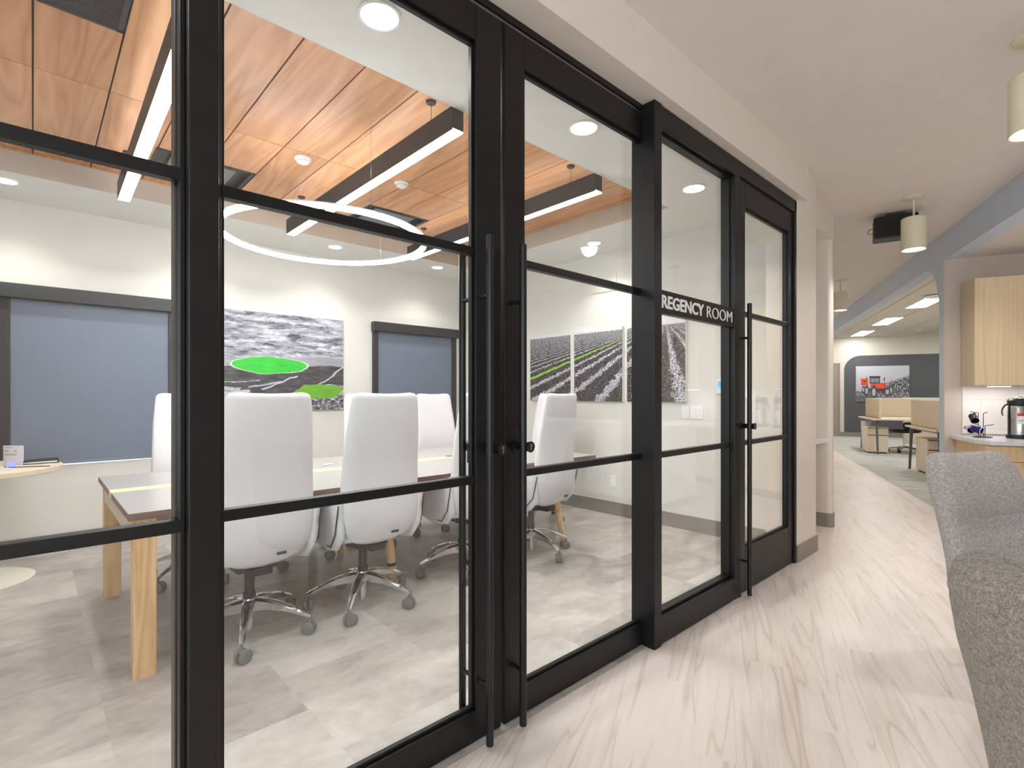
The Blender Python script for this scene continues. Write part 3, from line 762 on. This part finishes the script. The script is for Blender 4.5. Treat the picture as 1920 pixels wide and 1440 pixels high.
for k, (a, b) in enumerate(((-.058, -.005), (-.058, -.03), (.005, .028), (-.058, -.03), (.005, .028), (-.058, .03), (-.058, .02))):
    z = (.12, .10, .10, .093, .093, .075, .068)[k]; mb.box(a, b, -.0028, -.002, z, z+.003)
mb.build('print_lines', 'text', t)
MB().box(-.068, .068, -.002, .035, 0, .003, .001).build('card_foot', 'paper', t)
p = cr(3.50, 21)
t = thing('indicator_puck', 'small round device glowing blue on the round table', 'gadget', (p.x, p.y, ZT))
MB().lathe([(.022, 0), (.024, .012), (.019, .028), (.006, .036), (.001, .037)], seg=20).build('glow_dome', 'bluelight', t, True)
p = Vector((.045, 5.03, 0))
t = thing('binder', 'black ring binder with loose papers on the round table', 'binder', (p.x, p.y, ZT), 0)
MB().box(-.095, .095, -.08, .08, 0, .006, .002).build('back_cover', 'blackpl', t)
MB().box(-.09, .085, -.075, .075, .006, .018, .001).build('papers', 'paper', t)
o = MB().box(-.095, .095, -.08, .08, .018, .024, .002).build('front_cover', 'blackpl', t)
o.rotation_euler = (0, -.03, 0)
p = cr(3.42, -38)
t = thing('tablet', 'dark tablet leaning on a stand at the left frame edge', 'tablet', (p.x, p.y, ZT), -.3)
o = MB().box(-.06, .06, -.004, .004, 0, .16, .003).build('body', 'blackpl', t); o.rotation_euler = (-.45, .0, 0)
MB().box(-.03, .03, .01, .06, 0, .01, .002).build('stand', 'greypl', t)
pts = [cr(3.50, 8, ZT+.003), cr(3.485, 14, ZT+.003)]
pts2 = [cr(3.49, 30, ZT+.003)]
for k in range(7): pts.append(cr(3.46+.012*k, 22+k*12, ZT+.003))
tag(MB().tube(pts, .003, 8).build('power_cord', 'blackpl', None, True), 'thin black cord crossing the round table top', 'cord')

# ------------------------------------------------------------------ corridor pendants, speaker
def pendant(u_, v_, label, pos=None):
    loc = pos or kp(u_, v_, 2.97)
    t = thing('pendant_light', label, 'pendant light', loc, 0, 'cream cylinder pendants along the corridor')
    MB().lathe([(.082, 0), (.08, -.006), (.06, -.014), (.012, -.018)], seg=36).build('canopy', 'pendant', t, True)
    MB().lathe([(.008, -.018), (.008, -.19)], seg=14).build('stem', 'pendant', t, True)
    MB().rings([[(r*math.cos(2*PI*k/48), r*math.sin(2*PI*k/48), z) for k in range(48)] for r, z in ((.001, -.178), (.082, -.180), (.091, -.188), (.091, -.455), (.087, -.460), (.078, -.455), (.070, -.44), (.001, -.44))], False).build('lamp_shade', 'pendant', t, True)
    MB().lathe([(.069, -.445), (.069, -.443)], seg=36).build('lens', 'lamp', t)
    spot('pendant_beam', (0, 0, -.462), E_PEND, 160, .5, (1, .96, .92), .06, None, t)
    return t
pendant(0, 0, 'cream cylinder pendant cut by the right edge of the photo', (3.535, .118, 2.97))
pendant(0, 0, 'cream cylinder pendant in front of the black ceiling speaker', (5.63, .922, 2.97))
pendant(0, 0, 'small distant cream cylinder pendant beside the wall end', (8.884, 2.334, 2.97))
pendant(-7.2, -.8, 'added cream cylinder pendant out of view behind the camera')  # unseen lamp added to light the near corridor
pendant(7.4, -.6, 'added cream cylinder pendant hidden behind the wall end down the corridor')  # unseen lamp added for more light down the corridor
for k, y in enumerate((-.10, -.73, -1.36, -1.95)):
    t = thing('island_pendant', ('thin black island pendant reflected under the room name', 'thin black island pendant second from the corridor', 'thin black island pendant third from the corridor', 'thin black island pendant farthest from the corridor')[k], 'pendant light', (5.24, y, 2.68), 0, 'thin black pendants over the kitchen island')
    MB().lathe([(.06, 0), (.06, -.02), (.004, -.022)], seg=24).build('canopy', 'greypl', t, True)
    MB().lathe([(.004, -.02), (.004, -.70)], seg=8).build('stem', 'greypl', t)
    MB().rings([[(r*math.cos(2*PI*q/20), r*math.sin(2*PI*q/20), z) for q in range(20)] for r, z in ((.004, -.70), (.024, -.705), (.024, -.87), (.020, -.87), (.018, -.85), (.001, -.85))], False).build('lamp_tube', 'blackpl', t, True)
    MB().lathe([(.018, -.856), (.018, -.855)], seg=16).build('lens', 'lamp', t)
    spot('tube_beam', (0, 0, -.875), 14, 110, .6, (1, .96, .92), .02, None, t)
t = thing('kitchen_island', 'white kitchen island reflected faintly in the glass', 'cabinet', (5.25, -1.1, 0))
MB().box(-.36, .36, -1.05, 1.05, .09, .88, .003).build('body', 'whitepl', t)
MB().box(-.32, .32, -1.0, 1.0, 0, .09).build('toe_kick', 'base', t)
MB().box(-.40, .40, -1.1, 1.1, .88, .92, .003).build('island_top', 'quartz', t)
c = Vector((6.02, 1.13, 0))
t = thing('ceiling_speaker', 'black box speaker hanging from the corridor ceiling behind the pendant', 'speaker', (c.x, c.y, 2.73), KROT-.15)
MB().box(-.17, .17, -.10, .10, 0, .205, .012).build('cabinet', 'blackpl', t)
MB().box(-.16, .16, -.107, -.10, .01, .195, .003).build('grille', 'void', t)
MB().box(-.06, .08, -.05, .05, .205, .24, .003).build('ceiling_bracket', 'blackpl', t)
MB().tube([(-.17, -.02, .12), (-.205, -.02, .115), (-.215, -.02, .09), (-.20, -.02, .07), (-.17, -.02, .075)], .003, 8).build('cable', 'blackpl', t, True)

# ------------------------------------------------------------------ niche cabinet
t = thing('niche_cabinet', 'pale oak base cabinet tucked in the niche beyond the column', 'cabinet', (4.7, 1.6, 0))
MB().box(0, .68, .03, .60, .10, .80, .003).build('body', 'oak', t)
MB().box(.005, .335, .012, .03, .105, .795, .002).build('cabinet_door', 'oak', t); MB().box(.34, .675, .012, .03, .105, .795, .002).build('cabinet_door', 'oak', t)
MB().box(0, .68, .06, .60, 0, .10).build('toe_kick', 'base', t)
tag(MB().box(0, .80, -.05, .64, 0, .035, .003).build('worktop', 'quartz', None, False, (4.7, 1.6, .80)), 'white worktop slab on the niche cabinet beyond the column', 'worktop')

# ------------------------------------------------------------------ kitchen
CZ = .825
def base_unit(v0, wd, label):
    t = thing('drawer_cabinet', label, 'cabinet', kp(1.64, v0, 0), KROT, 'oak drawer cabinets under the kitchen worktop')
    D = -.78
    MB().box(0, wd, D+.02, 0, .10, CZ-.04, .002).build('carcass', 'oak', t)
    MB().box(0, wd, D+.07, 0, 0, .10).build('toe_kick', 'base', t)
    for (z0, z1) in ((.645, CZ-.045), (.38, .638), (.108, .373)):
        d = MB().box(.004, wd-.004, D, D+.02, z0, z1, .002).build('drawer', 'oak', t)
        MB().box(wd/2-.07, wd/2+.07, D-.004, D+.002, z1-.028, z1-.004, .002).build('finger_pull', 'oakh', d)
    return t
base_unit(.09, .60, 'oak drawer cabinet at the left end of the kitchen worktop')
for k in range(1, 5): base_unit(.09+.61*k, .60, 'oak drawer cabinet %s from the left end of the kitchen, out of view' % ('second', 'third', 'fourth', 'fifth')[k-1])
mb = MB().prism([(.052, 1.64), (.052, 1.05), (.10, .835), (3.2, .835), (3.2, 1.64)], 0, .035)
tag(mb.build('worktop', 'quartz', None, False, (KO[0], KO[1], CZ-.035), KROT), 'white quartz worktop carrying the mug rack and coffee airpot', 'worktop')
def upper(v0, wd, label):
    t = thing('wall_cabinet', label, 'cabinet', kp(1.64, v0, 1.345), KROT, 'oak wall cabinets above the kitchen worktop')
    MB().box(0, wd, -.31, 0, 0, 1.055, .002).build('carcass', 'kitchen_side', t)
    for k in range(2): MB().box(k*wd/2+.002, (k+1)*wd/2-.002, -.332, -.312, -.004, 1.055, .002).build('cabinet_door', 'oak', t)
    return t
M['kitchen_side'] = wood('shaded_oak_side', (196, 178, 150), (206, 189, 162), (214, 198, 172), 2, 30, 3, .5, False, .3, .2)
upper(.142, .92, 'oak wall cabinet hanging above the mug rack')
for k in (1, 2): upper(.142+.93*k, .92, 'oak wall cabinet %s, out of view' % ('second from the left', 'farthest right')[k-1])
for k in range(3):
    v = .36+.93*k
    t = thing('under_cabinet_light', ('slim white light bar under the left wall cabinet', 'slim light bar under the next wall cabinet, out of view', 'slim light bar farthest right, out of view')[k], 'light', kp(1.40, v, 1.345), KROT, 'light bars under the wall cabinets')
    MB().box(-.09, .09, -.02, .02, -.016, -.001, .002).build('housing', 'whitepl', t)
    MB().box(-.085, .085, -.016, .016, -.018, -.016).build('diffuser', 'lamp', t)
    area('bar_glow', (0, 0, -.022), 1.1, .5, .04, (1, .98, 1.0), (0, 0, 0), t)
def airpot(u_, v_, label):
    t = thing('coffee_airpot', label, 'airpot', kp(u_, v_, CZ), KROT+.3, 'steel coffee airpots on the kitchen worktop')
    t.scale = (.95, .95, 1.1)
    MB().lathe([(.088, 0), (.092, .004), (.092, .03), (.084, .036)], seg=40).build('base', 'blackpl', t, True)
    MB().lathe([(.080, .036), (.080, .275), (.072, .29)], seg=40).build('body', 'steel', t, True)
    MB().lathe([(.078, .288), (.083, .295), (.084, .335), (.07, .352), (.03, .36), (.001, .36)], seg=40).build('pump_lid', 'blackpl', t, True)
    MB().tube([(-.05, -.03, .352), (-.03, -.05, .372), (.03, -.05, .372), (.05, -.03, .352)], .005, 10).build('lid_lever', 'chrome', t, True)
    MB().tube([(-.078, .02, .305), (-.10, .03, .29), (-.118, .035, .26), (-.122, .038, .23), (-.112, .036, .20)], [.008, .008, .007, .006, .005], 10).build('spout', 'blackpl', t, True)
    MB().tube([(-.083, 0, .30), (-.088, 0, .20), (-.086, 0, .03)], .007, 10).build('side_handle', 'blackpl', t, True)
    def patch(a0, a1, z0, z1, r_):
        return MB().rings([[(r_*math.sin(a0+(a1-a0)*k/10), -r_*math.cos(a0+(a1-a0)*k/10), z) for k in range(11)] for z in (z0, z1)], False, closed=False)
    lb = patch(-.72, .0, .13, .225, .0815).build('label_card', 'paper', t)
    patch(-.72, .0, .200, .225, .0822).build('label_band', 'red', lb)
    patch(-.62, -.1, .158, .164, .0822).build('label_text', 'text', lb)
    return t
airpot(1.35, .485, 'steel coffee airpot with black lid and red and white label')
airpot(1.35, .80, 'steel coffee airpot second from the left, out of view'); airpot(1.35, 1.10, 'steel coffee airpot third from the left, out of view')
# mug rack
rk = kp(1.40, .235, CZ)
t = thing('mug_rack', 'black wire mug rack on the kitchen worktop', 'rack', rk, KROT)
MB().lathe([(.075, 0), (.077, .004), (.07, .008), (.02, .009)], seg=32).build('base_plate', 'blackpl', t, True)
W = .0034
MB().tube([(.005, 0, .008), (.005, 0, .235), (.012, 0, .243), (.03, 0, .245), (.035, 0, .255)], W, 8).build('wire_arm', 'blackpl', t, True)
MB().tube([(-.035, 0, .008), (-.035, 0, .24), (-.042, 0, .247), (-.075, -.01, .247), (-.10, -.01, .258)], W, 8).build('wire_arm', 'blackpl', t, True)
MB().tube([(.018, 0, .008), (.018, 0, .115), (.026, 0, .121), (.06, 0, .122), (.085, 0, .13)], W, 8).build('wire_arm', 'blackpl', t, True)
MB().tube([(-.02, -.01, .008), (-.02, -.012, .11), (-.045, -.02, .125), (-.07, -.03, .13)], W, 8).build('wire_arm', 'blackpl', t, True)
def mug(loc, direc, label, mat, spin=0):
    q = Vector(direc).to_track_quat('Z', 'Y')
    t = thing('mug', label, 'mug', loc, 0, 'mugs hanging on the wire rack'); t.rotation_mode = 'QUATERNION'
    from mathutils import Quaternion
    t.rotation_quaternion = Quaternion((0, 0, 1), KROT) @ q @ Quaternion((0, 0, 1), spin)
    MB().rings([[(r*math.cos(2*PI*k/32), r*math.sin(2*PI*k/32), z) for k in range(32)] for r, z in ((.001, 0), (.028, 0), (.032, .004), (.034, .085), (.0315, .086), (.030, .082), (.029, .01), (.001, .008))], False).build('cup', mat, t, True)
    MB().lathe([(.0295, .012), (.0295, .0121)], seg=32).build('inside', 'mugin', t)
    MB().tube([(.033, 0, .075), (.05, 0, .078), (.06, 0, .06), (.06, 0, .035), (.05, 0, .018), (.033, 0, .018)], .0045, 10).build('mug_handle', mat, t, True)
    MB().rings([[(r*math.cos(2*PI*k/32), r*math.sin(2*PI*k/32), z) for k in range(32)] for r, z in ((.0342, .083), (.0345, .0865), (.031, .088), (.0298, .083))], False).build('rim', 'whitepl' if mat == 'blue' else mat, t, True)
def kl(x, y, z): return (rk[0]+math.cos(KROT)*x-math.sin(KROT)*y, rk[1]+math.sin(KROT)*x+math.cos(KROT)*y, rk[2]+z)
mug(kl(-.078, .015, .215), (.0, -.75, -.55), 'dark mug hanging open side down, top left of the rack', 'blackpl', PI/2)
mug(kl(-.085, .0, .085), (.62, -.62, -.18), 'blue mug with white rim turned to the camera', 'blue', PI*.9)
mug(kl(-.05, .085, .09), (-.3, -.6, -.2), 'blue mug half hidden behind the front blue mug', 'blue', PI*.9)

# ------------------------------------------------------------------ lounge chairs
def lounge(label, loc, rz, mat='tweed', s=1.0):
    t = thing('lounge_chair', label, 'armchair', loc, rz, 'grey tweed lounge chairs')
    # faces -y locally
    wt = [(.315, .972, .30, .03), (.314, .967, .38, .055), (.31, .957, .425, .075), (.303, .935, .455, .088), (.285, .89, .485, .10), (.265, .82, .50, .105), (.235, .74, .515, .11), (.20, .62, .53, .115), (.175, .52, .54, .12), (.165, .44, .55, .12), (.16, .38, .53, .10), (.155, .35, .47, .05)]
    MB().loft(wt, 40, 0, -.035, 5.5).build('backrest', mat, t, 'all')
    hd = [(.285, .966, .36, .03), (.275, .955, .42, .06), (.26, .93, .455, .09), (.24, .88, .485, .11), (.225, .82, .505, .125), (.215, .76, .515, .13), (.215, .71, .51, .11), (.222, .685, .49, .07), (.235, .672, .45, .03)]
    MB().loft(hd, 36, 0, -.02, 5).build('headrest', mat, t, 'all')
    stt = [(.20, .42, .44, .04), (.19, .415, .46, .10), (.12, .41, .48, .14), (-.10, .405, .50, .15), (-.28, .40, .50, .13), (-.35, .39, .47, .09), (-.375, .38, .44, .03)]
    MB().loft(stt, 36, 0, 0, 5).build('seat', mat, t, 'all')
    MB().lathe([(.028, .03), (.028, .33)], seg=20).build('pedestal', 'blackpl', t, True)
    for k in range(4):
        a = PI/4+k*PI/2; MB().tube([(0, 0, .06), (.19*math.cos(a), .19*math.sin(a), .018)], [.018, .014], 12).build('base_leg', 'leg', t, True)
    return t
az = math.atan2(dF.y, dF.x)
fa = az+PI+.28; d1_ = Vector((math.cos(fa), math.sin(fa), 0)); c1 = cr(2.45, 1800)+d1_*.29
lounge('grey tweed high-backed lounge chair facing the camera, with headrest bulge', (c1.x, c1.y, 0), fa+PI/2, 'tweed')
c2 = dF*.70+dR*1.07
lounge('nearest grey tweed lounge chair at the lower right corner, seen from behind', (c2.x, c2.y, 0), az, 'tweedd')

# ------------------------------------------------------------------ far office
def troffer(u0, v0, label, vis=True):
    t = thing('ceiling_panel_light', label, 'ceiling light', kp(u0, v0, 2.968), KROT, 'rectangular ceiling panel lights in the far office')
    MB().box(0, .34, 0, 1.32, -.008, .002, .002).build('frame', 'whitepl', t)
    MB().box(.015, .325, .015, 1.305, -.010, -.008).build('diffuser', 'troffer', t)
    area('panel_glow', (.17, .66, -.02), E_TROFFER, .3, 1.2, (1, .98, .94), (0, 0, 0), t)
for u0, v0, l in ((11.35, 1.05, 'farthest bright ceiling panel in the office, nearest the dark wall'), (8.75, 1.05, 'middle bright ceiling panel in the far office'), (6.0, 1.05, 'nearest bright ceiling panel, cut by the arch edge'), (10.3, 3.6, 'bright ceiling panel just visible at the pillar'), (6.0, 4.6, 'ceiling panel out of view behind the pillar'), (3.2, 2.6, 'ceiling panel out of view near the kitchen')): troffer(u0, v0, l)
t = thing('access_point', 'white disc device on the office ceiling beside the arch', 'ceiling device', kp(5.9, 1.12, 2.95), 0)
MB().lathe([(.14, .01), (.15, 0), (.13, -.02), (.05, -.035), (.001, -.036)], seg=36).build('disc', 'whitepl', t, True)
MB().lathe([(.02, .0), (.02, .02)]).build('mount', 'whitepl', t)
t = thing('office_smoke_detector', 'small white detector on the far office ceiling', 'smoke detector', kp(11.5, 2.38, 2.968), 0)
MB().lathe([(.07, 0), (.07, -.015), (.04, -.035), (.001, -.036)]).build('body', 'whitepl', t, True)
def tractor(s, q):
    x, y = s*1.75, q                      # picture coordinates, height 1
    def ell(cx, cy, a, b): return ((x-cx)/a)**2+((y-cy)/b)**2
    def bx(a, b, c_, d): return a < x < b and c_ < y < d
    sky = mix((196, 198, 208), (170, 172, 184), 1-y)
    c = sky; hor = .42+.02*N(x*8, 1, 1, 2)
    if y < .30: v = 120+N(x*24, y*40, 2, 4)*120; c = (v, v, v+6)
    corn = .40+.33*max(0, (x-.55))/1.2 + N(x*30, 2, 3, 3)*.05
    if y < corn and y > .22 and x > .5:
        v = 96+N(x*34, y*18, 4, 4)*190; c = (v, v, v+4)
        if y > corn-.05: c = mix(c, sky, .4)
    if y < .17 and x < .6: v = 90+N(x*40, y*60, 6, 4)*130; c = (v, v, v)
    red = (226, 78, 52); dred = (190, 58, 42)
    if bx(.17, .42, .46, .66): c = red if y > .5 else dred
    if bx(.24, .34, .54, .60): c = (120, 40, 36)
    if bx(.48, .80, .40, .58) and y < .60-.25*(x-.48): c = red
    if bx(.66, 1.0, .36, .53) and y < .58-.12*(x-.66): c = dred if (x > .94) else red
    if bx(.46, .80, .50, .70): c = (54, 60, 62)
    if bx(.50, .62, .53, .66) or bx(.64, .77, .53, .66): c = (128, 138, 146)
    if bx(.44, .82, .68, .715): c = (44, 40, 42)
    if bx(.36, .38, .62, .70) or bx(.93, .96, .58, .68): c = (50, 48, 50)
    if bx(.25, 1.16, .28, .37): c = (60, 58, 60)
    for (cx, cy, a, b) in ((.26, .33, .06, .12), (.36, .30, .085, .16), (.60, .26, .115, .20), (1.16, .31, .075, .15), (1.04, .27, .11, .13)):
        d = ell(cx, cy, a, b)
        if d < 1: v = 70+N(x*60, y*60, 5, 3)*80; c = (v, v, v+4) if d > .28 else (178, 178, 184)
    return c
picture('tractor_picture', 'picture of an orange tractor by a corn field on the dark far wall', kp(12.984, 1.24, 1.05), KROT, 1.30, 1.04, 150, 100, tractor, .03)
def desk(u0, u1, v0, v1, label, legs):
    t = thing('office_desk', label, 'desk', kp(u0, v0, 0), KROT, 'office desks beyond the arch'); L = u1-u0; Wd = v1-v0
    MB().box(0, Wd, 0, L, .715, .742, .003).build('desktop', 'birch', t)
    MB().box(.05, .09, .08, L-.08, .685, .714, .003).build('end_rail', 'desk_metal', t)
    MB().box(Wd-.09, Wd-.05, .08, L-.08, .685, .714, .003).build('end_rail', 'desk_metal', t)
    for x in (.07, Wd-.07):
        for (ya, yb) in ((.10, -.02), (L-.10, L+.02)):
            MB().tube([(x, ya, .70), (x, (ya*.8+yb*.2), .64), (x, yb, .0)], [.022, .024, .018], 10).build('leg', 'desk_metal', t, True)
    return t
d1 = desk(7.75, 9.25, .62, 2.3, 'birch office desk farther away, below the tractor picture', 0)
d2 = desk(3.95, 5.40, .58, 2.3, 'birch office desk nearer, beside the pillar', 0)
def screen(u_, v_, wd, axis, label, z0=.745, ht=.42):
    t = thing('desk_screen', label, 'desk divider', kp(u_, v_, z0), KROT, 'beige desk dividers in the far office')
    if axis == 'u': b = (0, .05, 0, wd)
    else: b = (0, wd, 0, .05)
    MB().box(*b, 0, ht, .012).build('fabric_panel', 'screen', t)
    MB().box(b[0]+.01, b[1]-.01, b[2]+.01, b[3]-.01, ht-.004, ht+.004, .002).build('top_trim', 'whitepl', t)
screen(8.63, .76, .60, 'u', 'beige divider panel at the far corner of the farther desk')
screen(7.98, .76, .60, 'u', 'beige divider panel in front, on the left side of the farther desk')
screen(9.20, .86, 1.5, 'v', 'wide beige divider panel below the tractor picture')
screen(5.02, .66, .38, 'u', 'narrow beige divider panel at the far end of the nearer desk')
screen(4.05, .66, .88, 'u', 'beige divider panel on the nearer desk beside the pillar')
screen(5.45, .80, 1.5, 'v', 'beige cross divider of the nearer desk')
screen(10.9, 1.9, 1.8, 'v', 'dark topped divider seen behind, near the pillar', .0, 1.17)
def pedestal(u0, v0, wd, dp, label, box=.53, zb=.03):
    t = thing('drawer_pedestal', label, 'cabinet', kp(u0, v0, 0), KROT, 'birch drawer pedestals under the desks')
    MB().box(0, wd, .012, dp, zb, zb+box, .004).build('carcass', 'birch', t)
    for (a, b) in ((.37, .505), (.02, .35)):
        d = MB().box(.01, wd-.01, 0, .012, zb+a, zb+b, .002).build('drawer', 'birch', t)
        MB().box(.01, wd-.01, .004, .014, zb+b, zb+b+.012).build('finger_gap', 'blackpl', d)
    for x in (.04, wd-.04):
        for y in (.06, dp-.06): MB().lathe([(.018, .001), (.018, zb)], (x, y, 0), 12).build('caster', 'blackpl', t, True)
pedestal(7.93, .545, .375, .50, 'birch drawer pedestal in front of the farther desk'); pedestal(4.72, .70, .42, .56, 'birch drawer pedestal under the nearer desk')
t = thing('waste_bin', 'pale grey bin on the pedestal side of the farther desk', 'bin', kp(8.95, .72, 0), 0)
MB().lathe([(.08, 0), (.09, .30), (.10, .62), (.10, .63)], seg=24).build('bin_body', 'header', t, True); MB().lathe([(.102, .625), (.102, .655), (.07, .66)], seg=24).build('bin_lid', 'birch', t, True)
t = thing('task_chair', 'black office task chair under the farther desk', 'chair', kp(9.05-.55, 1.33, 0), KROT+.4)
MB().loft([(-.2, .45, .42, .03), (-.18, .46, .48, .07), (0, .46, .5, .08), (.18, .46, .46, .07), (.22, .45, .4, .03)]).build('seat', 'blackpl', t, 'all')
MB().loft([(-.25, .66, .38, .02), (-.24, .62, .42, .04), (-.22, .56, .4, .04), (-.21, .5, .3, .03)]).build('backrest', 'blackpl', t, 'all')
MB().lathe([(.025, .08), (.025, .42)], seg=16).build('gas_column', 'chrome', t, True)
for k in range(5):
    a = 2*PI*k/5; MB().tube([(0, 0, .12), (.29*math.cos(a), .29*math.sin(a), .075)], [.022, .014], 10).build('base_arm', 'steel', t, True)
    MB().tube([(.29*math.cos(a)-.02, .29*math.sin(a), .032), (.29*math.cos(a)+.02, .29*math.sin(a), .032)], .03, 14).build('caster', 'blackpl', t, True)
